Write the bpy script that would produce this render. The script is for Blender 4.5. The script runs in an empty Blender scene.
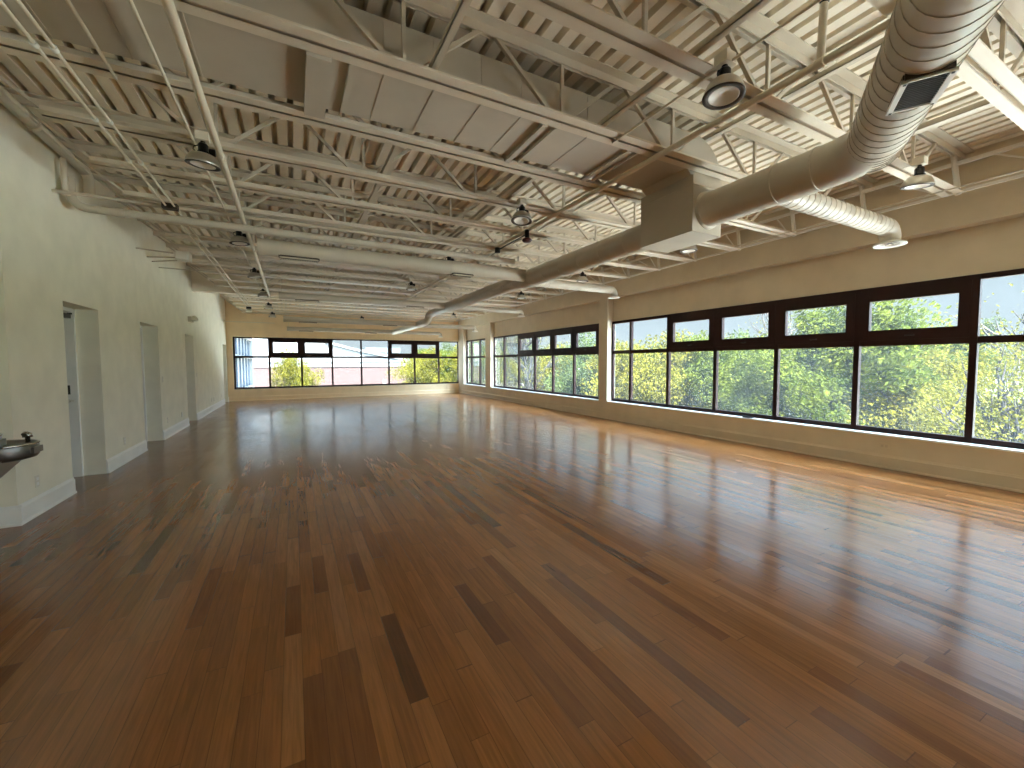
import bpy, bmesh, math, random
from mathutils import Vector, Matrix

random.seed(7)
S = bpy.context.scene
COL = S.collection
PI = math.pi
ORD = ['first', 'second', 'third', 'fourth', 'fifth', 'sixth', 'seventh', 'eighth', 'ninth', 'tenth', 'eleventh',
       'twelfth', 'thirteenth', 'fourteenth', 'fifteenth', 'sixteenth', 'seventeenth', 'eighteenth', 'nineteenth', 'twentieth']

# ------------------------------------------------------------------ materials
def new_mat(name):
    m = bpy.data.materials.new(name); m.use_nodes = True
    nt = m.node_tree; nt.nodes.clear()
    out = nt.nodes.new('ShaderNodeOutputMaterial')
    return m, nt, out

def paint(name, col, rough=0.6, metal=0.0, var=0.05, scale=3.0, bump=0.0, spec=0.5):
    m, nt, out = new_mat(name)
    b = nt.nodes.new('ShaderNodeBsdfPrincipled')
    b.inputs['Roughness'].default_value = rough
    b.inputs['Metallic'].default_value = metal
    b.inputs['Specular IOR Level'].default_value = spec
    tc = nt.nodes.new('ShaderNodeTexCoord')
    n = nt.nodes.new('ShaderNodeTexNoise'); n.inputs['Scale'].default_value = scale; n.inputs['Detail'].default_value = 4
    nt.links.new(tc.outputs['Object'], n.inputs['Vector'])
    r = nt.nodes.new('ShaderNodeValToRGB')
    r.color_ramp.elements[0].position = 0.3; r.color_ramp.elements[1].position = 0.7
    r.color_ramp.elements[0].color = tuple(c * (1 - var) for c in col) + (1,)
    r.color_ramp.elements[1].color = tuple(min(1, c * (1 + var)) for c in col) + (1,)
    nt.links.new(n.outputs['Fac'], r.inputs['Fac'])
    nt.links.new(r.outputs['Color'], b.inputs['Base Color'])
    if bump:
        n2 = nt.nodes.new('ShaderNodeTexNoise'); n2.inputs['Scale'].default_value = 180
        nt.links.new(tc.outputs['Object'], n2.inputs['Vector'])
        bp = nt.nodes.new('ShaderNodeBump'); bp.inputs['Strength'].default_value = bump; bp.inputs['Distance'].default_value = 0.01
        nt.links.new(n2.outputs['Fac'], bp.inputs['Height']); nt.links.new(bp.outputs['Normal'], b.inputs['Normal'])
    nt.links.new(b.outputs['BSDF'], out.inputs['Surface'])
    return m

def floor_mat():
    m, nt, out = new_mat('wood_strip_floor')
    N, L = nt.nodes.new, nt.links.new
    def math_(op, a=None, b=None, c=None):
        n = N('ShaderNodeMath'); n.operation = op
        for i, v in enumerate((a, b, c)):
            if v is None: continue
            if isinstance(v, (int, float)): n.inputs[i].default_value = v
            else: L(v, n.inputs[i])
        return n.outputs[0]
    tc = N('ShaderNodeTexCoord'); sep = N('ShaderNodeSeparateXYZ'); L(tc.outputs['Object'], sep.inputs[0])
    X, Y = sep.outputs['X'], sep.outputs['Y']
    W = 0.083
    u = math_('DIVIDE', X, W); row = math_('FLOOR', u); fu = math_('FRACT', u)
    wn = N('ShaderNodeTexWhiteNoise'); wn.noise_dimensions = '1D'; L(row, wn.inputs['W'])
    ln = math_('MULTIPLY_ADD', wn.outputs['Value'], 0.5, 0.75)
    off = math_('MULTIPLY', wn.outputs['Value'], 37.31)
    # stagger the lengths: warp y by a row dependent sine
    wv = math_('SINE', math_('MULTIPLY_ADD', Y, 2.3, off))
    yy = math_('MULTIPLY_ADD', wv, 0.22, Y)
    v = math_('ADD', math_('DIVIDE', yy, ln), off); brd = math_('FLOOR', v); fv = math_('FRACT', v)
    cb = N('ShaderNodeCombineXYZ'); L(row, cb.inputs[0]); L(brd, cb.inputs[1])
    w2 = N('ShaderNodeTexWhiteNoise'); w2.noise_dimensions = '2D'; L(cb.outputs[0], w2.inputs['Vector'])
    ramp = N('ShaderNodeValToRGB'); e = ramp.color_ramp.elements
    e[0].position = 0.0; e[0].color = (0.1117, 0.0401, 0.0121, 1)
    e[1].position = 1.0; e[1].color = (0.3093, 0.1385, 0.0439, 1)
    for p_, c_ in ((0.04, (0.1719, 0.0619, 0.0170, 1)), (0.2, (0.2321, 0.0875, 0.0236, 1)), (0.6, (0.2664, 0.1042, 0.0286, 1)), (0.9, (0.3050, 0.1254, 0.0351, 1))):
        k = e.new(p_); k.color = c_
    L(w2.outputs['Value'], ramp.inputs['Fac'])
    # grain
    mp = N('ShaderNodeMapping'); mp.inputs['Scale'].default_value = (70, 3.5, 1)
    ad = N('ShaderNodeVectorMath'); ad.operation = 'ADD'; L(tc.outputs['Object'], ad.inputs[0])
    sc_ = N('ShaderNodeVectorMath'); sc_.operation = 'SCALE'; sc_.inputs['Scale'].default_value = 3.7
    L(w2.outputs['Color'], sc_.inputs[0]); L(sc_.outputs[0], ad.inputs[1]); L(ad.outputs[0], mp.inputs['Vector'])
    gn = N('ShaderNodeTexNoise'); gn.inputs['Scale'].default_value = 1.0; gn.inputs['Detail'].default_value = 5; gn.inputs['Distortion'].default_value = 0.6
    L(mp.outputs[0], gn.inputs['Vector'])
    gr = N('ShaderNodeMapRange'); gr.inputs['From Min'].default_value = 0.3; gr.inputs['From Max'].default_value = 0.7
    gr.inputs['To Min'].default_value = 0.78; gr.inputs['To Max'].default_value = 1.16; L(gn.outputs['Fac'], gr.inputs['Value'])
    mul = N('ShaderNodeMix'); mul.data_type = 'RGBA'; mul.blend_type = 'MULTIPLY'; mul.inputs['Factor'].default_value = 1.0
    L(ramp.outputs['Color'], mul.inputs['A']); L(gr.outputs[0], mul.inputs['B'])
    # seams
    s1 = math_('LESS_THAN', fu, 0.03); s2 = math_('LESS_THAN', fv, 0.004)
    seam = math_('MAXIMUM', s1, s2)
    mx = N('ShaderNodeMix'); mx.data_type = 'RGBA'; L(math_('MULTIPLY', seam, 0.55), mx.inputs['Factor'])
    L(mul.outputs['Result'], mx.inputs['A']); mx.inputs['B'].default_value = (0.03, 0.013, 0.006, 1)
    # scuffs: pale worn scratches of the finish, and roughness patches
    sn = N('ShaderNodeTexNoise'); sn.inputs['Scale'].default_value = 1.3; sn.inputs['Detail'].default_value = 6; L(tc.outputs['Object'], sn.inputs['Vector'])
    rr = N('ShaderNodeMapRange'); rr.inputs['From Min'].default_value = 0.35; rr.inputs['From Max'].default_value = 0.7
    rr.inputs['To Min'].default_value = 0.14; rr.inputs['To Max'].default_value = 0.215; L(sn.outputs['Fac'], rr.inputs['Value'])
    rb = math_('MULTIPLY_ADD', w2.outputs['Value'], 0.04, rr.outputs[0])
    b = N('ShaderNodeBsdfPrincipled'); L(mx.outputs['Result'], b.inputs['Base Color']); L(rb, b.inputs['Roughness'])
    b.inputs['Specular IOR Level'].default_value = 0.85
    # cupped boards + seam + grain bump
    cup = math_('MULTIPLY', math_('SUBTRACT', fu, 0.5), math_('SUBTRACT', fu, 0.5))
    wob = math_('MULTIPLY', fu, math_('SUBTRACT', w2.outputs['Value'], 0.5))
    h = math_('ADD', math_('MULTIPLY', cup, 0.9), math_('MULTIPLY', wob, 0.35))
    h = math_('ADD', h, math_('MULTIPLY', gn.outputs['Fac'], 0.06))
    h = math_('SUBTRACT', h, math_('MULTIPLY', seam, 0.25))
    ripple = N('ShaderNodeTexNoise'); ripple.inputs['Scale'].default_value = 7; ripple.inputs['Detail'].default_value = 3; L(tc.outputs['Object'], ripple.inputs['Vector'])
    h = math_('ADD', h, math_('MULTIPLY', ripple.outputs['Fac'], 0.35))
    bp = N('ShaderNodeBump'); bp.inputs['Strength'].default_value = 0.2; bp.inputs['Distance'].default_value = 0.003
    L(h, bp.inputs['Height']); L(bp.outputs['Normal'], b.inputs['Normal'])
    L(b.outputs['BSDF'], out.inputs['Surface'])
    return m

def glass_mat():
    m, nt, out = new_mat('window_glass')
    N, L = nt.nodes.new, nt.links.new
    tr = N('ShaderNodeBsdfTransparent'); tr.inputs['Color'].default_value = (0.96, 0.98, 0.97, 1)
    gl = N('ShaderNodeBsdfGlossy'); gl.inputs['Roughness'].default_value = 0.02
    lw = N('ShaderNodeLayerWeight'); lw.inputs['Blend'].default_value = 0.12
    mr = N('ShaderNodeMath'); mr.operation = 'MULTIPLY'; mr.inputs[1].default_value = 0.6; L(lw.outputs['Fresnel'], mr.inputs[0])
    mix = N('ShaderNodeMixShader'); L(mr.outputs[0], mix.inputs['Fac']); L(tr.outputs[0], mix.inputs[1]); L(gl.outputs[0], mix.inputs[2])
    # a thin film, part dust, part stand-in for glare haze
    tl = N('ShaderNodeBsdfTranslucent'); tl.inputs['Color'].default_value = (0.9, 0.95, 0.95, 1)
    tc = N('ShaderNodeTexCoord'); nz = N('ShaderNodeTexNoise'); nz.inputs['Scale'].default_value = 2.0; L(tc.outputs['Object'], nz.inputs['Vector'])
    dm = N('ShaderNodeMapRange'); dm.inputs['To Min'].default_value = 0.004; dm.inputs['To Max'].default_value = 0.018; L(nz.outputs['Fac'], dm.inputs['Value'])
    m2 = N('ShaderNodeMixShader'); L(dm.outputs[0], m2.inputs['Fac']); L(mix.outputs[0], m2.inputs[1]); L(tl.outputs[0], m2.inputs[2])
    L(m2.outputs[0], out.inputs['Surface'])
    return m

def leaf_mat(name, c1, c2):
    m, nt, out = new_mat(name)
    N, L = nt.nodes.new, nt.links.new
    tc = N('ShaderNodeTexCoord'); nz = N('ShaderNodeTexNoise'); nz.inputs['Scale'].default_value = 1.6; nz.inputs['Detail'].default_value = 5; L(tc.outputs['Object'], nz.inputs['Vector'])
    rp = N('ShaderNodeValToRGB'); rp.color_ramp.elements[0].position = 0.35; rp.color_ramp.elements[1].position = 0.65
    rp.color_ramp.elements[0].color = c1 + (1,); rp.color_ramp.elements[1].color = c2 + (1,); L(nz.outputs['Fac'], rp.inputs['Fac'])
    d = N('ShaderNodeBsdfDiffuse'); t = N('ShaderNodeBsdfTranslucent'); L(rp.outputs[0], d.inputs['Color']); L(rp.outputs[0], t.inputs['Color'])
    mx = N('ShaderNodeMixShader'); mx.inputs['Fac'].default_value = 0.45; L(d.outputs[0], mx.inputs[1]); L(t.outputs[0], mx.inputs[2])
    L(mx.outputs[0], out.inputs['Surface'])
    return m

def brick_mat():
    m, nt, out = new_mat('red_brick')
    N, L = nt.nodes.new, nt.links.new
    tc = N('ShaderNodeTexCoord'); mp = N('ShaderNodeMapping'); mp.inputs['Rotation'].default_value = (PI / 2, 0, 0); L(tc.outputs['Object'], mp.inputs['Vector'])
    bt = N('ShaderNodeTexBrick'); bt.inputs['Scale'].default_value = 1.6
    bt.inputs['Color1'].default_value = (0.020, 0.0062, 0.006, 1); bt.inputs['Color2'].default_value = (0.016, 0.005, 0.005, 1); bt.inputs['Mortar'].default_value = (0.026, 0.014, 0.013, 1)
    L(mp.outputs[0], bt.inputs['Vector'])
    b = N('ShaderNodeBsdfPrincipled'); b.inputs['Roughness'].default_value = 0.9; L(bt.outputs['Color'], b.inputs['Base Color'])
    L(b.outputs[0], out.inputs['Surface'])
    return m

def ground_mat():
    m, nt, out = new_mat('pale_pavement_and_grass')
    N, L = nt.nodes.new, nt.links.new
    tc = N('ShaderNodeTexCoord'); nz = N('ShaderNodeTexNoise'); nz.inputs['Scale'].default_value = 0.06; nz.inputs['Detail'].default_value = 3; L(tc.outputs['Object'], nz.inputs['Vector'])
    rp = N('ShaderNodeValToRGB'); e = rp.color_ramp.elements
    e[0].position = 0.50; e[0].color = (0.65, 0.645, 0.62, 1); e[1].position = 0.56; e[1].color = (0.06, 0.08, 0.022, 1)
    sx = N('ShaderNodeSeparateXYZ'); L(tc.outputs['Object'], sx.inputs[0])
    mr = N('ShaderNodeMapRange'); mr.inputs['From Min'].default_value = 20; mr.inputs['From Max'].default_value = 60; mr.inputs['To Min'].default_value = -0.06; mr.inputs['To Max'].default_value = 0.10
    vl = N('ShaderNodeVectorMath'); vl.operation = 'LENGTH'; L(tc.outputs['Object'], vl.inputs[0]); L(vl.outputs['Value'], mr.inputs['Value'])
    sm = N('ShaderNodeMath'); sm.operation = 'ADD'; L(nz.outputs['Fac'], sm.inputs[0]); L(mr.outputs[0], sm.inputs[1]); L(sm.outputs[0], rp.inputs['Fac'])
    b = N('ShaderNodeBsdfPrincipled'); b.inputs['Roughness'].default_value = 0.95; b.inputs['Specular IOR Level'].default_value = 0.1
    L(rp.outputs[0], b.inputs['Base Color']); L(b.outputs[0], out.inputs['Surface'])
    return m

M = dict(
    ceil=paint('cream_ceiling_paint', (0.80, 0.71, 0.56), 0.55),
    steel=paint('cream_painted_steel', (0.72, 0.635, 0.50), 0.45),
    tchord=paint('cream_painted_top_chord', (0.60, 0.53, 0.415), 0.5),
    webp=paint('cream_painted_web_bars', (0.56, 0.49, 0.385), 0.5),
    duct=paint('cream_painted_duct', (0.54, 0.48, 0.385), 0.42, spec=0.4),
    seam=paint('duct_seam_shade', (0.55, 0.48, 0.37), 0.5),
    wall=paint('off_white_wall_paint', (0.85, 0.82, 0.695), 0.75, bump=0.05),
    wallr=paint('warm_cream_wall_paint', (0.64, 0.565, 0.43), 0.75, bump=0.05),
    wallf=paint('warm_lit_wall_tint', (0.83, 0.65, 0.41), 0.7, bump=0.05),  # warm bounced light worked into the cream far wall colour
    trim=paint('white_trim_paint', (0.86, 0.86, 0.83), 0.4),
    frame=paint('dark_maroon_window_frame', (0.020, 0.0055, 0.0045), 0.5, var=0.2, spec=0.2),
    black=paint('black_enamel', (0.008, 0.008, 0.008), 0.35),
    grille=paint('dark_brown_grille', (0.045, 0.03, 0.02), 0.6),
    alum=paint('spun_aluminium', (0.62, 0.58, 0.5), 0.3, 0.85),
    lens=paint('pale_lamp_lens', (0.86, 0.82, 0.74), 0.35),
    zinc=paint('galvanised_zinc', (0.7, 0.68, 0.62), 0.28, 0.9),
    steelb=paint('brushed_stainless', (0.17, 0.155, 0.14), 0.34, 0.85),
    chrome=paint('polished_chrome', (0.5, 0.47, 0.43), 0.15, 1.0),
    apron=paint('taupe_fountain_apron', (0.32, 0.28, 0.23), 0.5),
    plastic=paint('ivory_plastic', (0.72, 0.69, 0.6), 0.4),
    door=paint('grey_green_door_paint', (0.20, 0.21, 0.18), 0.5),
    red=paint('dark_red_plastic', (0.07, 0.012, 0.01), 0.4),
    bark=paint('grey_brown_bark', (0.006, 0.005, 0.0045), 0.9, var=0.3, scale=8),
    white=paint('white_metal_panel', (0.80, 0.78, 0.72), 0.5),
    fasc=paint('weathered_white_cladding', (0.075, 0.078, 0.08), 0.7),
    roofw=paint('pale_roof_membrane', (0.10, 0.10, 0.10), 0.8),
    slate=paint('blue_grey_cladding', (0.022, 0.033, 0.05), 0.6),
    gut=paint('grey_gutter', (0.07, 0.075, 0.08), 0.6),
    tint=paint('tinted_car_glass', (0.05, 0.06, 0.07), 0.1),
    tyre=paint('black_tyre_rubber', (0.02, 0.02, 0.02), 0.8),
    carw=paint('white_car_paint', (0.3, 0.3, 0.3), 0.3),
    carg=paint('grey_car_paint', (0.06, 0.065, 0.075), 0.3),
)
M['floor'] = floor_mat(); M['glass'] = glass_mat(); M['brick'] = brick_mat(); M['ground'] = ground_mat()
LEAF = [leaf_mat('yellow_green_leaves', (0.0319, 0.0328, 0.0039), (0.0918, 0.0836, 0.0121)),
        leaf_mat('fresh_green_leaves', (0.0178, 0.0279, 0.0043), (0.0599, 0.0721, 0.0115)),
        leaf_mat('blue_green_leaves', (0.0178, 0.0304, 0.0099), (0.0523, 0.0672, 0.0220)),
        leaf_mat('olive_spring_leaves', (0.0337, 0.0345, 0.0061), (0.0805, 0.0786, 0.0143))]

# ------------------------------------------------------------------ geometry helpers
class MB:
    def __init__(s): s.v, s.f, s.sm = [], [], []
    def add(s, vs, fs, smooth=False):
        o = len(s.v); s.v += [tuple(v) for v in vs]
        for f in fs: s.f.append([i + o for i in f]); s.sm.append(smooth)
        return s
    def box(s, a, b, rot=None, piv=None):
        x0, y0, z0 = (min(a[i], b[i]) for i in range(3)); x1, y1, z1 = (max(a[i], b[i]) for i in range(3))
        vs = [Vector(p) for p in ((x0, y0, z0), (x1, y0, z0), (x1, y1, z0), (x0, y1, z0), (x0, y0, z1), (x1, y0, z1), (x1, y1, z1), (x0, y1, z1))]
        if rot is not None:
            pv = Vector(piv or (0, 0, 0)); vs = [rot @ (v - pv) + pv for v in vs]
        return s.add(vs, [(0, 3, 2, 1), (4, 5, 6, 7), (0, 1, 5, 4), (1, 2, 6, 5), (2, 3, 7, 6), (3, 0, 4, 7)])
    def bar(s, p, q, w, h=None, up=(0, 1, 0)):
        h = h or w; p, q = Vector(p), Vector(q); d = (q - p).normalized(); u = Vector(up); u = (u - d * u.dot(d)).normalized(); n = d.cross(u)
        vs = [c + u * (w / 2 * i) + n * (h / 2 * j) for c in (p, q) for i, j in ((-1, -1), (1, -1), (1, 1), (-1, 1))]
        return s.add(vs, [(0, 1, 2, 3), (7, 6, 5, 4), (0, 4, 5, 1), (1, 5, 6, 2), (2, 6, 7, 3), (3, 7, 4, 0)])
    def prism(s, prof, fn, t0, t1):
        n = len(prof); vs = [fn(a, b, t0) for a, b in prof] + [fn(a, b, t1) for a, b in prof]
        return s.add(vs, [list(range(n))[::-1], list(range(n, 2 * n))] + [(i, (i + 1) % n, n + (i + 1) % n, n + i) for i in range(n)])
    def tube(s, path, r, seg=16, caps=True):
        P = [Vector(p) for p in path]; R_ = r if isinstance(r, (list, tuple)) else [r] * len(P)
        t = [(P[min(i + 1, len(P) - 1)] - P[max(i - 1, 0)]).normalized() for i in range(len(P))]
        u = Vector((0, 0, 1)) if abs(t[0].z) < 0.9 else Vector((1, 0, 0)); u = (u - t[0] * u.dot(t[0])).normalized(); rings = []
        for i, p in enumerate(P):
            u = (u - t[i] * u.dot(t[i])).normalized(); w = t[i].cross(u); k = 1.0
            if 0 < i < len(P) - 1:
                c = (P[i] - P[i - 1]).normalized().dot((P[i + 1] - P[i]).normalized()); k = 1 / max(0.7, math.sqrt((1 + c) / 2))
            rings.append([p + (u * math.cos(2 * PI * j / seg) + w * math.sin(2 * PI * j / seg)) * R_[i] for j in range(seg)])
        vs = [v for rg in rings for v in rg]; fs = []
        for i in range(len(P) - 1):
            for j in range(seg):
                a, b = i * seg + j, i * seg + (j + 1) % seg; fs.append((a, b, b + seg, a + seg))
        s.add(vs, fs, True)
        if caps:
            s.add(rings[0], [list(range(seg))[::-1]]); s.add(rings[-1], [list(range(seg))])
        return s
    def lathe(s, prof, seg=24, mat=None):
        vs = []; n = len(prof)
        for j in range(seg):
            a = 2 * PI * j / seg
            for r, z in prof:
                v = Vector((r * math.cos(a), r * math.sin(a), z)); vs.append(mat @ v if mat is not None else v)
        fs = []
        for j in range(seg):
            k = (j + 1) % seg
            for i in range(n - 1): fs.append((j * n + i, k * n + i, k * n + i + 1, j * n + i + 1))
        return s.add(vs, fs, True)
    def mesh(s, name, m):
        me = bpy.data.meshes.new(name); me.from_pydata(s.v, [], s.f); me.materials.append(m)
        me.polygons.foreach_set('use_smooth', s.sm); me.update(); return me
    def build(s, name, m, parent=None, recalc=True):
        me = s.mesh(name, m)
        if recalc:
            bm = bmesh.new(); bm.from_mesh(me); bmesh.ops.recalc_face_normals(bm, faces=bm.faces); bm.to_mesh(me); bm.free()
        o = bpy.data.objects.new(name, me); COL.objects.link(o)
        if parent is not None: o.parent = parent
        return o

def tag(o, label, cat, group=None, kind=None):
    o['label'] = label; o['category'] = cat
    if group: o['group'] = group
    if kind: o['kind'] = kind
    return o
def empty(name, loc=(0, 0, 0), rz=0.0):
    o = bpy.data.objects.new(name, None); COL.objects.link(o); o.location = loc; o.rotation_euler = (0, 0, rz); return o
def thing(name, label, cat, loc=(0, 0, 0), rz=0.0, group=None):
    return tag(empty(name, loc, rz), label, cat, group)
def struct(o, label=None, cat=None):
    o['kind'] = 'structure'
    if label: o['label'] = label
    if cat: o['category'] = cat
    return o
def copy_tree(o, parent=None):
    c = o.copy(); COL.objects.link(c)
    if parent is not None: c.parent = parent
    for ch in list(o.children): copy_tree(ch, c)
    return c
def arc(c, a0, a1, r, n, e1, e2):
    c, e1, e2 = Vector(c), Vector(e1), Vector(e2)
    return [c + e1 * (r * math.cos(a0 + (a1 - a0) * i / n)) + e2 * (r * math.sin(a0 + (a1 - a0) * i / n)) for i in range(n + 1)]

# ------------------------------------------------------------------ dimensions
XL, XA, XK, XW = -2.30, -2.46, 7.33, 7.54      # door wall, alcove wall, knee wall face, window plane
YN, YF, YFW = -7.0, 19.67, 19.83               # back wall, far knee wall face, far window plane
ZT, ZJ = 4.03, 3.50                            # deck underside, joist underside
ZS, ZH, ZTR = 0.46, 2.56, 1.72                 # sill, window head, transom
ZB = 3.17                                      # underside of the fascia on the window wall

# ------------------------------------------------------------------ setting
f = MB(); f.box((XA - 0.6, YN - 0.2, -0.25), (XW + 0.15, YFW + 0.15, 0)); struct(f.build('floor', M['floor']), 'glossy brown hardwood strip floor running the length of the hall', 'floor')

deck = MB()
pitch, flat, dep = 0.155, 0.096, 0.075
prof = []
x = -2.72
while x < 7.75:
    prof += [(x, ZT), (x + flat, ZT), (x + flat + 0.012, ZT + dep), (x + pitch - 0.012, ZT + dep)]; x += pitch
n = len(prof)
vs = [(a, YN - 0.2, b) for a, b in prof] + [(a, YFW + 0.2, b) for a, b in prof] + [(a, YN - 0.2, b + 0.004) for a, b in prof] + [(a, YFW + 0.2, b + 0.004) for a, b in prof]
fs = []
for i in range(n - 1):
    fs.append((i, i + 1, n + i + 1, n + i)); fs.append((2 * n + i, 3 * n + i, 3 * n + i + 1, 2 * n + i + 1))
deck.add(vs, fs)
struct(deck.build('ceiling', M['ceil'], recalc=False), 'cream painted corrugated metal deck overhead', 'ceiling')
r_ = MB(); r_.box((-3.3, YN - 0.5, ZT + dep + 0.03), (XW + 0.5, YFW + 0.45, ZT + 0.4)); struct(r_.build('roof', M['roofw']))  # unseen slab above the deck, added to block the sun

# door wall (left): full height piers, lintels over the four recesses
DOORS = [(6.59, 7.56), (9.27, 10.34), (12.58, 13.55), (18.66, 19.46)]
ZD = 2.22
w = MB(); y = 5.50
for a, b in DOORS:
    w.box((XL - 0.42, y, 0), (XL, a, ZT + 0.06)); w.box((XL - 0.42, a, ZD), (XL, b, ZT + 0.06)); y = b
w.box((XL - 0.42, y, 0), (XL, YFW + 0.1, ZT + 0.06))
w.box((XA - 0.26, YN - 0.1, 0), (XA, 5.5, ZT + 0.06))
struct(w.build('wall_left', M['wall']), 'off white wall with four door recesses', 'wall')
bb = MB(); y = 5.50
def base_run(mb, a, b, axis, face, sgn):
    pr = [(0, 0), (0.028, 0), (0.028, 0.018), (0.018, 0.026), (0.018, 0.158), (0.010, 0.170), (0.006, 0.188), (0, 0.188)]
    if axis == 'y': mb.prism(pr, lambda p, q, t: (face + sgn * p, t, q), a, b)
    else: mb.prism(pr, lambda p, q, t: (t, face + sgn * p, q), a, b)
for a, b in DOORS:
    base_run(bb, y, a, 'y', XL, 1); y = b
base_run(bb, y, YF, 'y', XL, 1); base_run(bb, XA, XL + 0.028, 'x', 5.50, -1); base_run(bb, YN, 5.5, 'y', XA, 1)
struct(bb.build('baseboard_left', M['trim']), 'tall white moulded baseboard along the door wall', 'baseboard')

for i, (a, b) in enumerate(DOORS):
    d = struct(empty('door_%d' % (i + 1), (XL - 0.28, (a + b) / 2, 0)), 'grey door set back in the %s recess from the drinking fountain' % ORD[i], 'door')
    h = (b - a) / 2
    fr = MB()
    for sg in (-1, 1): fr.box((-0.06, sg * h, 0), (0.05, sg * (h - 0.04), ZD))
    fr.box((-0.06, -h, ZD - 0.045), (0.05, h, ZD)); fr.build('door_frame', M['trim'], d)
    lf = MB(); lf.box((-0.10, -h + 0.04, 0.01), (-0.062, h - 0.04, ZD - 0.04)); leaf = lf.build('door_leaf', M['door'], d)
    lv = MB(); lv.tube([(-0.012, h - 0.13, 1.02), (0.035, h - 0.13, 1.02), (0.04, h - 0.24, 1.02)], 0.011, 8); lv.lathe([(0, 0), (0.028, 0), (0.028, 0.01), (0, 0.01)], 14, Matrix.Translation((-0.012, h - 0.13, 1.02)) @ Matrix.Rotation(PI / 2, 4, 'Y'))
    lv.build('door_handle', M['zinc'], leaf)
    st = MB(); st.box((-0.058, h - 0.041, 1.10), (-0.02, h - 0.047, 1.22)); st.build('strike_plate', M['black'], d)
    if i == 0:
        cl = MB(); cl.box((-0.01, h - 0.34, ZD - 0.13), (0.045, h - 0.10, ZD - 0.075)); cl.bar((0.02, h - 0.12, ZD - 0.07), (0.04, h - 0.06, ZD - 0.065), 0.02, 0.012, (0, 0, 1)); cl.build('door_closer', M['black'], d)

# back wall behind the camera and far wall
w = MB(); w.box((XA - 0.3, YN - 0.2, 0), (XW + 0.1, YN, ZT + 0.06)); struct(w.build('wall_back', M['wall']))
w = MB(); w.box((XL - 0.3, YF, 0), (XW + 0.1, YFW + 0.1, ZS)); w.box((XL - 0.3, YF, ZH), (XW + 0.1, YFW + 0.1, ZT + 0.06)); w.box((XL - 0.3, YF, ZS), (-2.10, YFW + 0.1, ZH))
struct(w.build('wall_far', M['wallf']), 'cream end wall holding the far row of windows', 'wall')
bb = MB(); base_run(bb, XL, XK, 'x', YF, -1); struct(bb.build('baseboard_far', M['wallf']), 'cream baseboard with warm light painted in, under the far windows', 'baseboard')

# window wall (right)
COLS = [(-0.36, 0.0), (8.53, 8.87), (15.86, 16.38), (18.98, YF)]
w = MB()
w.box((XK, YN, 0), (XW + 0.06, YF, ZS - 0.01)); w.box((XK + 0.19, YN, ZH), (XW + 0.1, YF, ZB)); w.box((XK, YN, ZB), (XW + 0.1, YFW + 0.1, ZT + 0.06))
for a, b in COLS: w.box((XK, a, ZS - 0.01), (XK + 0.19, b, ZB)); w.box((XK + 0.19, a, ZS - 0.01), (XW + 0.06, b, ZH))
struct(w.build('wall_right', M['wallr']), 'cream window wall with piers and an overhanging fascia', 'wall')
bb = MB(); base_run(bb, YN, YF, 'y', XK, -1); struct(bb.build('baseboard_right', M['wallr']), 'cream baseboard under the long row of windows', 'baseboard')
sl = MB()
for a, b in [(0.0, 8.53), (8.87, 15.86), (16.38, 18.98), (YN, -0.36)]: sl.box((XK - 0.02, a, ZS - 0.012), (XW - 0.03, b, ZS + 0.012))
struct(sl.build('trim_1', M['trim']), 'white window sill ledge along the window wall', 'sill')
bk = MB(); bk.box((XL, 13.62, 3.41), (XK, 13.86, ZT + 0.02)); struct(bk.build('trim_2', M['ceil']), 'deep cream bulkhead crossing the ceiling', 'bulkhead')

# ------------------------------------------------------------------ windows
def window(name, axis, plane, sgn, us, kinds, label, zt=ZTR):
    """us: mullion centres along the wall; kinds: 'f' fixed or 'a' awning over a fixed light; sgn: +1 = outdoors is +normal"""
    root = struct(empty(name, ((plane, us[0], ZS) if axis == 'y' else (us[0], plane, ZS))), label, 'window')
    def P(u, d, z):
        return (sgn * d, u - us[0], z - ZS) if axis == 'y' else (u - us[0], sgn * d, z - ZS)
    fr = MB(); m = 0.035
    lo, hi = ZS + 0.005, ZH
    fr.box(P(us[0] - m, -0.05, lo), P(us[-1] + m, 0.015, lo + 0.075)); fr.box(P(us[0] - m, -0.05, hi - 0.055), P(us[-1] + m, 0.015, hi + 0.01))
    fr.box(P(us[0] - m, -0.045, zt), P(us[-1] + m, 0.015, zt + 0.085))
    for u in us: fr.box(P(u - m, -0.055, lo), P(u + m, 0.015, hi))
    fr.build('frame', M['frame'], root)
    for i, k in enumerate(kinds):
        a, b = us[i] + m, us[i + 1] - m
        g = MB(); g.box(P(a - 0.01, 0.0, lo + 0.06), P(b + 0.01, 0.006, zt + 0.01)); g.build('glass_pane', M['glass'], root)
        if k == 'f':
            g = MB(); g.box(P(a - 0.01, 0.0, zt + 0.07), P(b + 0.01, 0.006, hi - 0.04)); g.build('glass_pane', M['glass'], root)
        else:
            sm = MB(); t = 0.11; z0, z1 = zt + 0.08, hi - 0.05
            sm.box(P(a, -0.062, z0), P(a + t, 0.012, z1)); sm.box(P(b - t, -0.062, z0), P(b, 0.012, z1))
            sm.box(P(a + t, -0.060, z0), P(b - t, 0.012, z0 + 0.145)); sm.box(P(a + t, -0.060, z1 - 0.145), P(b - t, 0.012, z1))
            so = sm.build('awning_sash', M['frame'], root)
            g = MB(); g.box(P(a + t - 0.01, -0.01, z0 + 0.125), P(b - t + 0.01, -0.004, z1 - 0.135)); g.build('glass_pane', M['glass'], so)
            hd = MB(); c = (a + b) / 2; hd.box(P(c - 0.05, -0.085, z0 + 0.05), P(c + 0.05, -0.062, z0 + 0.07)); hd.build('sash_handle', M['black'], so)
    return root
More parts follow.
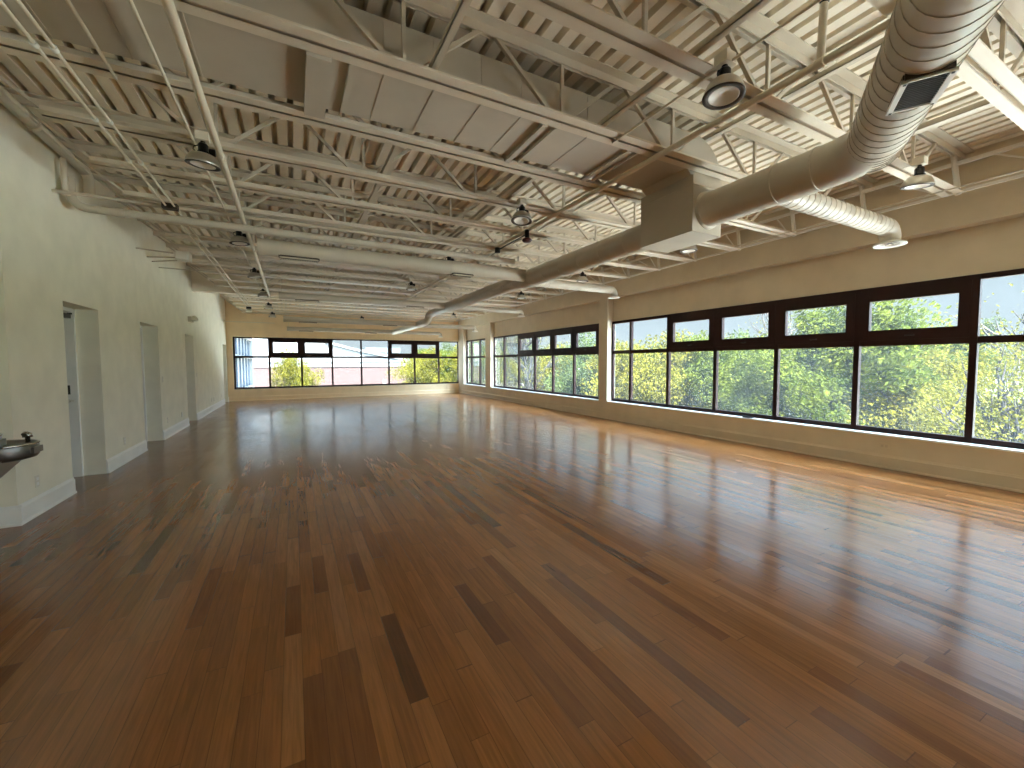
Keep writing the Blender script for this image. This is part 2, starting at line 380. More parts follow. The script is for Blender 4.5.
window('window_1', 'x', YFW, 1, [-2.07, -0.86, 0.325, 1.52, 2.73, 3.945, 5.15, 6.345, 7.36], 'faaffaaf', 'dark framed far window row above the orange-lit low wall')
window('window_2', 'y', XW, 1, [0.03, 0.72, 1.91, 3.12, 4.29, 5.48, 6.67, 7.85, 8.52], 'ffaaaaff', 'dark framed window row of the bay nearest the camera')
window('window_3', 'y', XW, 1, [8.88, 9.04, 10.23, 11.38, 12.54, 13.71, 14.92, 15.86], 'faaaaff', 'dark framed window row between the two piers')
window('window_4', 'y', XW, 1, [16.39, 17.38, 18.40, 18.97], 'fff', 'short dark framed window bay beside the far corner')
window('window_5', 'y', XW, 1, [-6.98, -6.2, -5.0, -3.8, -2.6, -1.4, -0.38], 'ffaaff', 'dark framed window bay beside the camera')

# ------------------------------------------------------------------ joists
JY = [2.04 + 0.922 * k for k in range(-2, 20)]
NB = [0.70 + 1.305 * i for i in range(-1, 5)]
def chord(mb, x0, x1, z, up):
    for s in (-1, 1):
        mb.box((x0, s * 0.012, z), (x1, s * 0.095, z + 0.009))
        mb.box((x0, s * 0.012, z), (x1, s * 0.021, z + up))
jr = thing('bar_joist', '', 'joist', (0, JY[0], ZJ), 0, 'cream steel bar joists across the ceiling')
c = MB(); chord(c, -1.74, 7.06, 0, 0.07); c.build('bottom_chord', M['steel'], jr)
c = MB(); H = ZT - ZJ
for s in (-1, 1):
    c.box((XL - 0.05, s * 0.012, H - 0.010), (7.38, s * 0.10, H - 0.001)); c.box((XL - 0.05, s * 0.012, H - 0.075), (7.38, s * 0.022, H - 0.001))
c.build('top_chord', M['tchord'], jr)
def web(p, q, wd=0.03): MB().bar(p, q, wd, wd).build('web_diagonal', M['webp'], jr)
for i, xb in enumerate(NB):
    web((xb - 0.05, 0, 0.02), (xb - 0.60, 0, H - 0.04)); web((xb + 0.07, 0, 0.02), (xb + 0.62, 0, H - 0.04))
    MB().bar((xb + 0.03, 0, 0.02), (xb + 0.03, 0, H - 0.04), 0.026).build('web_vertical', M['webp'], jr)
web((-1.70, 0, 0.03), (-2.28, 0, H - 0.05), 0.024)
for k, y in enumerate(JY):
    o = jr if k == 0 else copy_tree(jr)
    o.location = (0, y, ZJ)
    if k < 4:
        lab = ['cream bar joist over the bend of the round duct', 'cream bar joist in front of the dark lamp over the bend', 'cream bar joist carrying the large aluminium high bay lamp', 'cream bar joist in front of the wide rectangular duct'][k]
    elif y < 13.6: lab = 'cream bar joist, %s one beyond the wide rectangular duct' % ORD[k - 4]
    else: lab = 'cream bar joist, %s one beyond the deep ceiling bulkhead' % ORD[k - 15]
    o['label'] = lab

# bridging angles running the length of the hall
def bridging(x, y0, y1, z, label, wd=0.05):
    b = MB(); b.box((x - wd / 2, y0, z), (x + wd / 2, y1, z + 0.006)); b.box((x - wd / 2, y0, z), (x - wd / 2 + 0.006, y1, z + 0.045))
    tag(b.build('bridging_angle', M['tchord']), label, 'bracing', 'bridging angles between the joists')
for x, lab in ((-0.60, 'beside the white sprinkler pipe'), (0.94, 'midway between two lamp rows'), (2.47, 'above the middle lamp row')):
    bridging(x, 3.80, 13.6, ZJ + 0.075, 'cream bridging angle beyond the rectangular duct, ' + lab)
    if x > 0: bridging(x, 0.1, 3.04, ZJ + 0.075, 'cream bridging angle stopping at the rectangular duct, ' + lab)
bridging(5.05, 0.1, 13.6, ZJ + 0.075, 'cream bridging angle nearest the window wall')
for x, lab, y0 in ((1.14, 'high cream bridging angle just under the deck, first from the doors', 3.80), (2.75, 'high cream bridging angle under the deck, over the middle lamps', 3.80), (4.05, 'high cream bridging angle under the deck, above the round duct', 0.1), (5.9, 'high cream bridging angle under the deck, by the window wall', 0.1)):
    bridging(x, y0, 13.6, ZT - 0.125, lab, 0.06)

# wall truss carrying the joist ends on the window side
tr = thing('wall_truss', 'slender cream steel truss along the top of the window wall', 'truss', (7.13, 0.1, ZJ))
MB().bar((0, 0, 0.03), (0, 19.4, 0.03), 0.035, 0.03, (1, 0, 0)).build('bottom_chord', M['white'], tr)  # white stands in for window light catching the cream truss
MB().bar((0, 0, 0.37), (0, 19.4, 0.37), 0.045, 0.04, (1, 0, 0)).build('top_chord', M['white'], tr)
for y in JY[:21]:
    yy = y - 0.1
    MB().tube([(0, yy - 0.03, 0.0), (0, yy + 0.03, 0.50)], 0.028, 10).build('truss_post', M['white'], tr)
    b = MB(); b.bar((0, yy + 0.04, 0.03), (0, yy + 0.26, 0.36), 0.016); b.build('truss_web', M['white'], tr)
    b = MB(); b.bar((0, yy + 0.08, 0.03), (0, yy + 0.62, 0.36), 0.016); b.build('truss_web', M['white'], tr)

# ------------------------------------------------------------------ rectangular duct with drop box
pl = thing('rectangular_duct', 'wide cream rectangular sheet metal duct crossing between two joists', 'duct', (0, 3.10, 3.53))
Y0, Y1 = 3.085, 3.72
def rel(p, o=(0, 3.10, 3.53)): return (p[0] - o[0], p[1] - o[1], p[2] - o[2])
# profile in X-Z: straight run, quarter round end turning down into the box
zt, zb = 3.90, 3.53
pr = [(-2.12, zb), (3.70, zb), (3.77, 3.47), (4.23, 3.47)] + [(4.23 - 0.42 + 0.42 * math.cos(a), zt - 0.36 + 0.36 * math.sin(a)) for a in [i * PI / 2 / 8 for i in range(9)]] + [(-2.12, zt)]
d = MB(); d.prism(pr, lambda a, b, t: rel((a, t, b)), Y0, Y1); d.build('duct_body', M['duct'], pl)
bx = MB(); bx.box(rel((3.77, 3.06, 2.885)), rel((4.23, 3.80, 3.47))); bxo = bx.build('drop_box', M['duct'], pl)
for z in (3.37, 2.882):
    fl = MB(); fl.box(rel((3.763, 3.053, z)), rel((4.237, 3.806, z + 0.009))); fl.build('box_flange', M['duct'], bxo)
x = -2.0; k = 0
for xs in [-2.05, -1.66, -1.28, -0.9, -0.52, 0.62, 0.98, 1.36, 1.72, 2.4]:
    b = MB(); b.box(rel((xs, Y0, zb - 0.004)), rel((xs + 0.010, Y1, zb))); b.box(rel((xs, Y0 - 0.004, zb)), rel((xs + 0.008, Y0, zt))); b.build('standing_seam', M['duct'], pl)
for xs in (0.13, 1.92, 2.86):
    b = MB(); wd = 0.15 if xs < 1 else 0.05
    b.box(rel((xs, Y0 - 0.01, zb - (0.045 if xs < 1 else 0.03))), rel((xs + wd, 3.80, zb)))
    if xs > 1: b.box(rel((xs + wd + 0.07, Y0 - 0.01, zb - 0.03)), rel((xs + wd + 0.09, 3.75, zb)))
    else: b.box(rel((xs + wd + 0.11, Y0 - 0.01, zb - 0.02)), rel((xs + wd + 0.125, 3.76, zb)))
    b.build('duct_flange', M['duct'], pl)

# ------------------------------------------------------------------ round ducts
def rings(mb, p, q, r, step, tilt=0.25, hh=0.004, wd=0.008):
    p, q = Vector(p), Vector(q); d = (q - p).normalized(); L_ = (q - p).length
    u = Vector((0, 0, 1)) if abs(d.z) < 0.9 else Vector((1, 0, 0)); u = (u - d * u.dot(d)).normalized(); w_ = d.cross(u)
    t = step * 0.6
    while t < L_ - step * 0.3:
        ring = []; seg = 28
        for j in range(seg):
            a = 2 * PI * j / seg; off = d * (math.cos(a) * tilt * r)
            for rr, dd in ((r - 0.002, -wd / 2), (r + hh, -wd / 4), (r + hh, wd / 4), (r - 0.002, wd / 2)):
                ring.append(p + d * (t + dd) + off + (u * math.cos(a) + w_ * math.sin(a)) * rr)
        fs = []
        for j in range(seg):
            k = (j + 1) % seg
            for i in range(3): fs.append((j * 4 + i, k * 4 + i, k * 4 + i + 1, j * 4 + i + 1))
        mb.add(ring, fs); t += step
    return mb

def register(parent, c, ax, across, L_, W_, name='register', fm='seam'):
    """flat grille under a duct: frame, dark louvres"""
    c, ax, across = Vector(c), Vector(ax).normalized(), Vector(across).normalized(); dn = Vector((0, 0, -1))
    def B(mb, a0, a1, b0, b1, z0, z1):
        vs = [c + ax * a + across * b + dn * z for z in (z0, z1) for a, b in ((a0, b0), (a1, b0), (a1, b1), (a0, b1))]
        mb.add(vs, [(0, 1, 2, 3), (7, 6, 5, 4), (0, 4, 5, 1), (1, 5, 6, 2), (2, 6, 7, 3), (3, 7, 4, 0)])
    b = MB(); B(b, -L_ / 2 + 0.01, L_ / 2 - 0.01, -W_ / 2 + 0.008, W_ / 2 - 0.008, -0.06, 0.004)
    B(b, -L_ / 2 - 0.012, -L_ / 2 + 0.012, -W_ / 2 + 0.012, W_ / 2 - 0.012, -0.03, 0.002); B(b, L_ / 2 - 0.012, L_ / 2 + 0.012, -W_ / 2 + 0.012, W_ / 2 - 0.012, -0.03, 0.002)
    nl = 16
    for i in range(nl):
        a = -L_ / 2 + L_ * (i + 0.5) / nl; B(b, a - 0.004, a + 0.002, -W_ / 2 + 0.016, W_ / 2 - 0.016, 0.004, 0.010)
    reg = b.build(name, M['grille'], parent)
    fr = MB()
    B(fr, -L_ / 2, L_ / 2, -W_ / 2, -W_ / 2 + 0.026, -0.002, 0.016); B(fr, -L_ / 2, L_ / 2, W_ / 2 - 0.026, W_ / 2, -0.002, 0.016)
    B(fr, -L_ / 2, -L_ / 2 + 0.014, -W_ / 2, W_ / 2, -0.002, 0.012); B(fr, L_ / 2 - 0.014, L_ / 2, -W_ / 2, W_ / 2, -0.002, 0.012)
    fr.build('register_frame', M[fm], reg)
    sc = MB()
    for i in (-1, 1):
        for j in (-1, 1):
            vs = []; B(sc, i * (L_ / 2 - 0.014) - 0.006, i * (L_ / 2 - 0.014) + 0.006, j * (W_ / 2 - 0.016) - 0.006, j * (W_ / 2 - 0.016) + 0.006, 0.016, 0.019)
    sc.build('screw', M['black'], reg)
    return reg

# near run: out of the drop box towards the camera, bending over the room
dd = Vector((-0.868, -0.497, -0.055)).normalized(); r1 = 0.178
el = Vector((4.0, 1.62, 3.13))
p_in = el + Vector((0, 0.33, 0)); p_out = el + dd * 0.33
bend = [(1 - t) ** 2 * p_in + 2 * t * (1 - t) * el + t * t * p_out for t in [i / 10 for i in range(11)]]
end = el + dd * 4.6
near = thing('round_duct', 'large cream spiral duct bending overhead with a dark grille', 'duct', (4.0, 3.06, 3.13))
O = Vector((4.0, 3.06, 3.13))
b = MB(); b.tube([p - O for p in [Vector((4.0, 3.06, 3.13))] + bend + [end]], r1, 40)
rings(b, p_out - O, end - O, r1, 0.105); rings(b, p_out + dd * -0.28 - O, p_out - O, r1 * 0.995, 0.055, 0.15)
b.build('duct_body', M['duct'], near)
b = MB(); b.lathe([(r1 - 0.005, 0), (r1 + 0.02, 0), (r1 + 0.02, 0.012), (r1 - 0.005, 0.03)], 32, Matrix.Rotation(PI / 2, 4, 'X')); b.build('collar', M['duct'], near)
b = MB()
for yy in (2.30, 1.97):
    b = MB(); rings(b, Vector((4, yy + 0.02, 3.13)) - O, Vector((4, yy - 0.02, 3.13)) - O, r1, 0.03, 0.0, 0.006, 0.016); b.build('joint_band', M['duct'], near)
pc = el + dd * 1.31 + Vector((0, 0, -r1 - 0.006)) - O
register(near, pc, dd, dd.cross(Vector((0, 0, 1))), 0.345, 0.20, fm='white')

# far trunk
ft = thing('trunk_duct', 'long cream trunk duct stepping smaller towards the far windows', 'duct', (4.0, 3.80, 3.09))
O = Vector((4.0, 3.80, 3.09))
path = [(4, 3.8, 3.09), (4, 6.95, 3.09), (4, 7.25, 3.10), (4, 11.5, 3.10), (4, 11.75, 3.10), (4, 13.25, 3.10), (4, 13.42, 3.07), (4, 13.52, 2.98), (4, 13.62, 2.90), (4, 13.80, 2.87), (4, 18.95, 2.87)]
rad = [0.166, 0.166, 0.143, 0.143, 0.115, 0.115, 0.115, 0.115, 0.115, 0.115, 0.115]
b = MB(); b.tube([Vector(p) - O for p in path], rad, 36)
rings(b, Vector((4, 7.3, 3.1)) - O, Vector((4, 11.4, 3.1)) - O, 0.143, 0.10); rings(b, Vector((4, 3.9, 3.09)) - O, Vector((4, 6.9, 3.09)) - O, 0.166, 0.5, 0.0)
b.build('duct_body', M['duct'], ft)
b = MB(); b.lathe([(0.16, 0), (0.186, 0), (0.186, 0.012), (0.16, 0.03)], 32, Matrix.Rotation(-PI / 2, 4, 'X')); b.build('collar', M['duct'], ft)

# branches towards the door wall, capped, with grilles below
LB = [(6.82, 3.12, 0.113, -0.38, 0.15, [(0.12, 0.50), (2.62, 0.36)]), (11.45, 3.12, 0.083, -0.25, 0.13, [(0.35, 0.5), (3.02, 0.45)]),
      (14.72, 2.87, 0.083, -0.22, 0.10, [(0.45, 0.5), (3.0, 0.45)]), (18.75, 2.87, 0.083, -0.17, 0.10, [(0.5, 0.5), (3.0, 0.45)])]
for i, (y, z, r, x0, rt, regs) in enumerate(LB):
    t = thing('branch_duct', 'cream round branch duct towards the doors, %s one from the camera' % ORD[i], 'duct', (4.0, y, z), 0, 'branch ducts on the door side')
    b = MB(); b.tube([(x0 - 4.0, 0, 0), (-rt, 0, 0)], r, 28); rings(b, (x0 - 4, 0, 0), (-rt, 0, 0), r, 0.42, 0.0, 0.003); b.build('duct_body', M['duct'], t)
    b = MB(); b.tube([(x0 - 4.012, 0, 0), (x0 - 4.0 + 0.04, 0, 0)], r + 0.006, 28); b.build('end_cap', M['duct'], t)
    for hx in (x0 + 0.04, x0 + 2.2): MB().tube([(hx - 4.0, r * 0.4, r * 0.8), (hx - 4.0, r * 0.4, ZJ - z + 0.01)], 0.008, 8).build('hanger_rod', M['steel'], t)
    for cx, L_ in regs: register(t, (cx - 4.0, 0, -r - 0.004), (1, 0, 0), (0, 1, 0), L_, r * 1.3)
# branches towards the windows, each ending in a down-turned elbow with a diffuser ring
RB = [(2.41, 3.12, 0.104, 6.50, 0.05), (7.27, 3.12, 0.085, 6.42, 0.12), (11.6, 3.12, 0.078, 6.45, 0.11), (15.05, 2.87, 0.078, 6.3, 0.1), (19.0, 2.87, 0.072, 6.2, 0.1)]
for i, (y, z, r, x1, rt) in enumerate(RB):
    t = thing('branch_duct', 'pale round branch duct with ring diffuser towards the windows, %s from camera' % ORD[i], 'duct', (4.0, y, z), 0, 'branch ducts on the window side')
    R_ = r * 1.25; xe = x1 - 4.0
    pts = [(rt, 0, 0)] + arc((xe - R_, 0, -R_), PI / 2, 0, R_, 8, (1, 0, 0), (0, 0, 1)) + [(xe, 0, -R_ - 0.05)]
    b = MB(); b.tube(pts, r, 28); rings(b, (rt, 0, 0), (xe - R_, 0, 0), r, 0.10, 0.25); b.build('duct_body', M['duct'], t)
    b = MB(); b.lathe([(r * 0.9, -R_ - 0.03), (r * 1.02, -R_ - 0.03), (r * 1.5, -R_ - 0.055), (r * 1.55, -R_ - 0.07), (r * 1.5, -R_ - 0.075), (r * 0.98, -R_ - 0.06), (r * 0.9, -R_ - 0.03)], 30, Matrix.Translation((xe, 0, 0))); df = b.build('diffuser_ring', M['white'], t)
    b = MB(); b.lathe([(0.0, -R_ - 0.045), (r * 0.85, -R_ - 0.045), (r * 0.85, -R_ - 0.04), (0, -R_ - 0.04)], 24, Matrix.Translation((xe, 0, 0)))
    for a in range(4):
        an = a * PI / 4; b.bar((xe - r * math.cos(an), -r * math.sin(an), -R_ - 0.05), (xe + r * math.cos(an), r * math.sin(an), -R_ - 0.05), 0.006, 0.01, (0, 0, 1))
    b.build('diffuser_grille', M['grille'], df)

# ------------------------------------------------------------------ pipes and conduits
def pipe(name, label, cat, pts, r, m, couplings=(), group=None, seg=14, cr=1.25, cl=0.05, cm=None):
    o = Vector(pts[0]); t = thing(name, label, cat, o, 0, group)
    MB().tube([Vector(p) - o for p in pts], r, seg).build('pipe_run', M[m], t)
    for p, d in couplings:
        p, d = Vector(p) - o, Vector(d).normalized(); MB().tube([p - d * cl / 2, p + d * cl / 2], r * cr, seg).build('coupling', M[cm or m], t)
    return t
pipe('sprinkler_pipe', 'straight white sprinkler pipe running lengthwise beside the door side lamps', 'pipe', [(-0.52, -0.5, 3.36), (-0.53, 13.55, 3.36)], 0.027, 'steel', [((-0.52, y, 3.36), (0, 1, 0)) for y in (4.62, 8.1, 11.4)])
sp = pipe('sprinkler_pipe', 'cream sprinkler pipe with a riser crossing under the joists by the round duct', 'pipe', [(3.12, -0.5, 3.46), (3.14, 13.5, 3.46)], 0.026, 'steel', [((3.12, 1.56, 3.46), (0, 1, 0)), ((3.13, 5.41, 3.46), (0, 1, 0))])
o = Vector((3.12, -0.5, 3.46)); MB().tube([Vector((3.12, 1.56, 3.46)) - o, Vector((3.14, 1.56, 3.84)) - o], 0.024, 12).build('riser', M['steel'], sp)
b = MB(); b.tube([Vector((3.14, 1.56, 3.84)) - o, Vector((3.14, 1.56, 3.97)) - o], 0.01, 8); b.box(Vector((3.115, 1.54, 3.85)) - o, Vector((3.165, 1.58, 3.90)) - o); b.build('sprinkler_head', M['black'], sp)
pipe('drain_pipe', 'grey cream pipe crossing from the door wall with couplings', 'pipe', [(-2.2, 6.64, 3.62)] + [tuple(v) for v in arc((-2.05, 6.64, 3.45), PI, 1.5 * PI, 0.15, 7, (1, 0, 0), (0, 0, 1))] + [(3.55, 6.64, 3.30)], 0.046, 'duct', [((x, 6.64, 3.30), (1, 0, 0)) for x in (-1.78, -1.5, -0.32, 1.3)], cr=1.18, cl=0.07)
pipe('wall_pipe', 'thick cream pipe along the top of the door wall with a drop', 'pipe', [(-2.20, 3.0, 3.86), (-2.20, 7.05, 3.86)] + [tuple(v) for v in arc((-2.20, 7.05, 3.74), PI / 2, 0, 0.12, 6, (0, 1, 0), (0, 0, 1))] + [(-2.20, 7.17, 3.62)], 0.055, 'steel', [((-2.20, 5.9, 3.86), (0, 1, 0))])
pipe('drop_pipe', 'short vertical pipe beside the wall elbow', 'pipe', [(-2.22, 6.57, 3.80), (-2.22, 6.57, 3.42), (-2.16, 6.72, 3.41)], 0.028, 'steel', [((-2.22, 6.57, 3.43), (0, 0, 1))])
pipe('drain_pipe', 'slim grey pipe just above the grey cream cross pipe', 'pipe', [(XL, 6.50, 3.41), (3.3, 6.50, 3.41)], 0.018, 'seam', [((-0.35, 6.5, 3.41), (1, 0, 0)), ((1.1, 6.5, 3.41), (1, 0, 0))])
for i, dx in enumerate((0, 0.085)):
    ys = (3.55, 4.40, 5.15, 8.9, 10.6, 12.3)
    pipe('conduit', 'thin metal conduit with silver couplings near the doors, %s of the pair' % ('outer', 'inner')[i], 'conduit', [(-1.30 + dx, -0.5, 3.38), (-1.28 + dx, 16.6, 3.38)], 0.011, 'steel', [((-1.297 + dx, y, 3.38), (0, 1, 0)) for y in ys], 'paired conduits', 8, 1.8, 0.035, 'white')  # white couplings imitate bright highlights on the metal
jb = MB(); jb.box((-1.33, 6.36, 3.35), (-1.18, 6.46, 3.41)); tag(jb.build('junction_box', M['grille']), 'dark junction box across the paired conduits', 'junction box')
for i, (yy, zz) in enumerate(((9.25, 3.45), (9.85, 3.44), (10.15, 3.42), (10.6, 3.40))):
    xe = (-1.82, -1.74, -1.74, -0.2)[i]
    pipe('conduit', 'thin dark conduit from the door wall above the third door, %s one' % ORD[i], 'conduit', [(XL, yy, zz), (xe, yy + (0.12, -0.2, -0.4, 0)[i], zz)], 0.012, 'seam', group='conduits from the door wall', seg=8)
jb = MB(); jb.box((-1.80, 9.36, 3.36), (-1.60, 9.62, 3.50)); tag(jb.build('junction_box', M['plastic']), 'pale junction box where thin conduits end', 'junction box')
pipe('conduit', 'thin cream conduit feeding the lamp row near the doors', 'conduit', [(-0.74, -0.5, 3.485), (-0.72, 12.9, 3.485)], 0.011, 'steel', seg=8)
pipe('conduit', 'thin cream conduit under the rectangular duct, nearest the doors', 'conduit', [(-1.03, 0.0, 3.47), (-1.03, 3.9, 3.47)], 0.011, 'steel', seg=8)
pipe('conduit', 'thin dark conduit beside the wall truss', 'conduit', [(6.72, 0.3, 3.47), (6.74, 4.6, 3.47)], 0.009, 'seam', seg=8)
pipe('conduit', 'thin cream conduit along the middle lamp row', 'conduit', [(2.62, 0.2, 3.49), (2.62, 3.0, 3.49)], 0.010, 'steel', seg=8)
# low gutter pipes in the far part
for i, (yy, zz) in enumerate(((12.0, 3.37), (12.7, 3.37))):
    pipe('sprinkler_pipe', 'thin cream cross pipe in front of the bulkhead, %s' % ('nearer one', 'farther one')[i], 'pipe', [(-1.2, yy, zz), (6.6, yy, zz)], 0.016, 'steel', [((x, yy, zz), (1, 0, 0)) for x in (0.6, 2.2)], 'cross pipes', 10)
pipe('sprinkler_pipe', 'thin cream pipe crossing in front of the far wall', 'pipe', [(XL, 18.9, 3.08), (-0.6, 18.9, 3.08)], 0.016, 'steel', seg=10)

# ------------------------------------------------------------------ high bay lamps
def make_lamp():
    t = thing('high_bay_lamp', '', 'lamp', (0, 0, 3.5))
    b = MB(); b.box((-0.055, -0.055, -0.075), (0.055, 0.055, 0.0)); b.box((-0.03, 0.05, -0.045), (0.03, 0.058, 0.01)); b.box((-0.03, 0.05, -0.058), (0.03, 0.15, -0.05)); b.build('mounting_box', M['steel'], t)
    b = MB(); b.tube([(0, 0, -0.075), (0, 0, -0.105)], 0.022, 12); b.lathe([(0, -0.095), (0.035, -0.095), (0.045, -0.11), (0.045, -0.165), (0.06, -0.185), (0, -0.185)], 20)
    b.tube([(-0.075, 0, -0.13), (-0.085, 0, -0.155), (-0.06, 0, -0.18)], 0.006, 8); b.tube([(-0.04, 0, -0.115), (-0.075, 0, -0.13)], 0.006, 8)
    b.lathe([(0, -0.028), (0.032, -0.028), (0.034, 0.028), (0, 0.028)], 16, Matrix.Translation((0.075, 0.02, -0.155)) @ Matrix.Rotation(PI / 2, 4, 'Y'))
    b.build('ballast_housing', M['black'], t)
    b = MB(); b.lathe([(0.055, -0.182), (0.10, -0.195), (0.128, -0.225), (0.146, -0.268), (0.152, -0.285), (0.148, -0.287), (0.140, -0.268), (0.122, -0.228), (0.095, -0.2), (0.055, -0.187)], 32); rf = b.build('reflector', M['alum'], t)
    b = MB(); b.lathe([(0.148, -0.285), (0.152, -0.292), (0.135, -0.294), (0.108, -0.288), (0.105, -0.27), (0.146, -0.268)], 32); b.build('reflector_rim', M['grille'], rf)
    b = MB(); b.lathe([(0, -0.262), (0.02, -0.262), (0.022, -0.268), (0.05, -0.262), (0.095, -0.268), (0.106, -0.283), (0.110, -0.29), (0.106, -0.292), (0.10, -0.285), (0, -0.25)], 32); b.build('lens', M['lens'], t)
    return t
lamp0 = make_lamp()
lamps = [(2.61, 2.04, -0.09, -0.03, 'large high bay lamp above the round duct, nearest the camera')]
lamps += [(-0.66, y, rx, ry, 'high bay lamp in the door side row, %s from the camera' % ORD[i]) for i, (y, rx, ry) in enumerate(((4.81, -0.06, 0.10), (7.57, .05, 0), (10.34, 0, .05), (13.10, 0, 0), (15.87, 0, 0), (18.63, 0, 0)))]
lamps += [(2.60, y, rx, ry, 'high bay lamp in the middle row, %s beyond the rectangular duct' % ORD[i]) for i, (y, rx, ry) in enumerate(((4.81, -0.10, -0.1), (7.57, 0, 0), (10.34, 0, 0), (18.63, 0, 0)))]
lamps += [(5.66, y, rx, ry, 'high bay lamp in the window side row, %s from the camera' % ORD[i]) for i, (y, rx, ry) in enumerate(((2.04, 0.06, 0.12), (4.81, 0, 0), (7.57, 0, 0.05), (10.34, 0, 0), (15.87, 0, 0)))]
PV = Vector((0, 0, -0.14))
for i, (x, y, rx, ry, lab) in enumerate(lamps):
    o = lamp0 if i == 0 else copy_tree(lamp0)
    o.location = (x, y - 0.155, ZJ + 0.05); o.scale = (0.87, 0.87, 0.95); o['label'] = lab; o['group'] = 'high bay lamps'
    q = Vector((0, 0, -1)).rotation_difference(Vector((rx, ry, -1)).normalized())
    for ch in o.children:
        if ch.name.split('.')[0] in ('reflector', 'lens'):
            ch.rotation_mode = 'QUATERNION'; ch.rotation_quaternion = q; ch.location = PV - q @ PV
sl_ = thing('spot_lamp', 'small dark spot lamp hung on the paired conduits near the far wall', 'lamp', (-1.25, 16.3, 3.37))
b = MB(); b.box((-0.07, -0.05, -0.07), (0.07, 0.05, 0.0)); b.build('mounting_box', M['black'], sl_)
b = MB(); b.lathe([(0, -0.07), (0.05, -0.07), (0.09, -0.15), (0.085, -0.15), (0, -0.12)], 18); b.build('shade', M['alum'], sl_)

# dark red device on the sprinkler pipe
dv = thing('alarm_device', 'dark red alarm device on a black bracket under the sprinkler pipe', 'alarm', (3.10, 5.40, 3.40))
b = MB(); b.lathe([(0, -0.06), (0.04, -0.065), (0.07, -0.085), (0.075, -0.105), (0.05, -0.13), (0, -0.135)], 20); b.build('red_cover', M['red'], dv)
b = MB(); b.tube([(0, 0, 0.05), (0, 0, -0.065)], 0.035, 12); b.bar((0, 0, -0.01), (0.0, 1.0, -0.01), 0.016, 0.014, (0, 0, 1)); b.lathe([(0, -0.05), (0.045, -0.05), (0.045, 0.03), (0, 0.03)], 12, Matrix.Translation((0.0, 1.0, 0.0))); b.build('bracket', M['black'], dv)

# ------------------------------------------------------------------ things on the walls
def plate(name, label, y, z, kind):
    t = thing(name, label, 'outlet' if kind == 'o' else 'switch', (XL, y, z))
    b = MB(); b.box((0, -0.036, -0.058), (0.005, 0.036, 0.058)); b.build('cover_plate', M['plastic'], t)
    b = MB()
    if kind == 'o':
        for s in (-1, 1): b.box((0.004, -0.017, s * 0.024 - 0.014), (0.008, 0.017, s * 0.024 + 0.014))
        b.build('socket', M['trim'], t)
    else:
        b.box((0.004, -0.010, -0.018), (0.011, 0.010, 0.018)); b.build('toggle', M['trim'], t)
plate('outlet', 'white outlet on the wall between drinking fountain and first door', 5.84, 0.33, 'o')
plate('outlet', 'white outlet between the first and second door recesses', 8.28, 0.33, 'o')
plate('outlet', 'white outlet just beyond the second door recess', 10.73, 0.35, 'o')
plate('outlet', 'white outlet just before the third door recess', 11.95, 0.33, 'o')
plate('light_switch', 'white light switch beside the second door recess', 10.50, 1.19, 's')
plate('light_switch', 'white light switch beside the third door recess', 13.80, 1.20, 's')
plate('outlet', 'white outlet beyond the third door recess, nearer of two close together', 15.91, 0.36, 'o')
plate('outlet', 'white outlet beyond the third door recess, farther of two close together', 16.35, 0.35, 'o')
plate('outlet', 'white outlet close to the last door recess', 17.99, 0.34, 'o')
for y, lab in ((2.68, 'cream outlet under the near window bay'), (8.70, 'cream outlet on the pier between the window bays'), (13.67, 'cream outlet under the window row between the piers')):
    t = thing('outlet', lab, 'outlet', (XK, y, 0.31))
    b = MB(); b.box((-0.005, -0.058, -0.036), (0, 0.058, 0.036)); b.build('cover_plate', M['wallr'], t)
    b = MB()
    for s in (-1, 1): b.box((-0.008, s * 0.024 - 0.014, -0.017), (-0.004, s * 0.024 + 0.014, 0.017))
    b.build('socket', M['seam'], t)
lt = thing('window_latch', 'small metal latch lying on the white sill of the near bay', 'latch', (XK + 0.03, 4.69, ZS + 0.012))
b = MB(); b.box((-0.02, -0.09, 0), (0.03, 0.09, 0.02)); b.bar((0, -0.02, 0.02), (0.01, 0.11, 0.03), 0.018, 0.014, (0, 0, 1)); b.build('latch_body', M['black'], lt)

em = thing('emergency_light', 'beige twin head emergency light high beside the third door', 'light', (XL, 13.15, 2.55))
b = MB(); b.box((0, -0.15, 0), (0.07, 0.15, 0.13)); b.build('housing', M['seam'], em)
for s in (-1, 1):
    b = MB(); mt = Matrix.Translation((0.09, s * 0.10, 0.08)) @ Matrix.Rotation(math.radians(70), 4, 'Y') @ Matrix.Rotation(s * 0.35, 4, 'X')
    b.lathe([(0, -0.03), (0.04, -0.03), (0.062, 0.03), (0.062, 0.06), (0.055, 0.06), (0.05, 0.03), (0, 0.02)], 18, mt); b.build('lamp_head', M['plastic'], em)

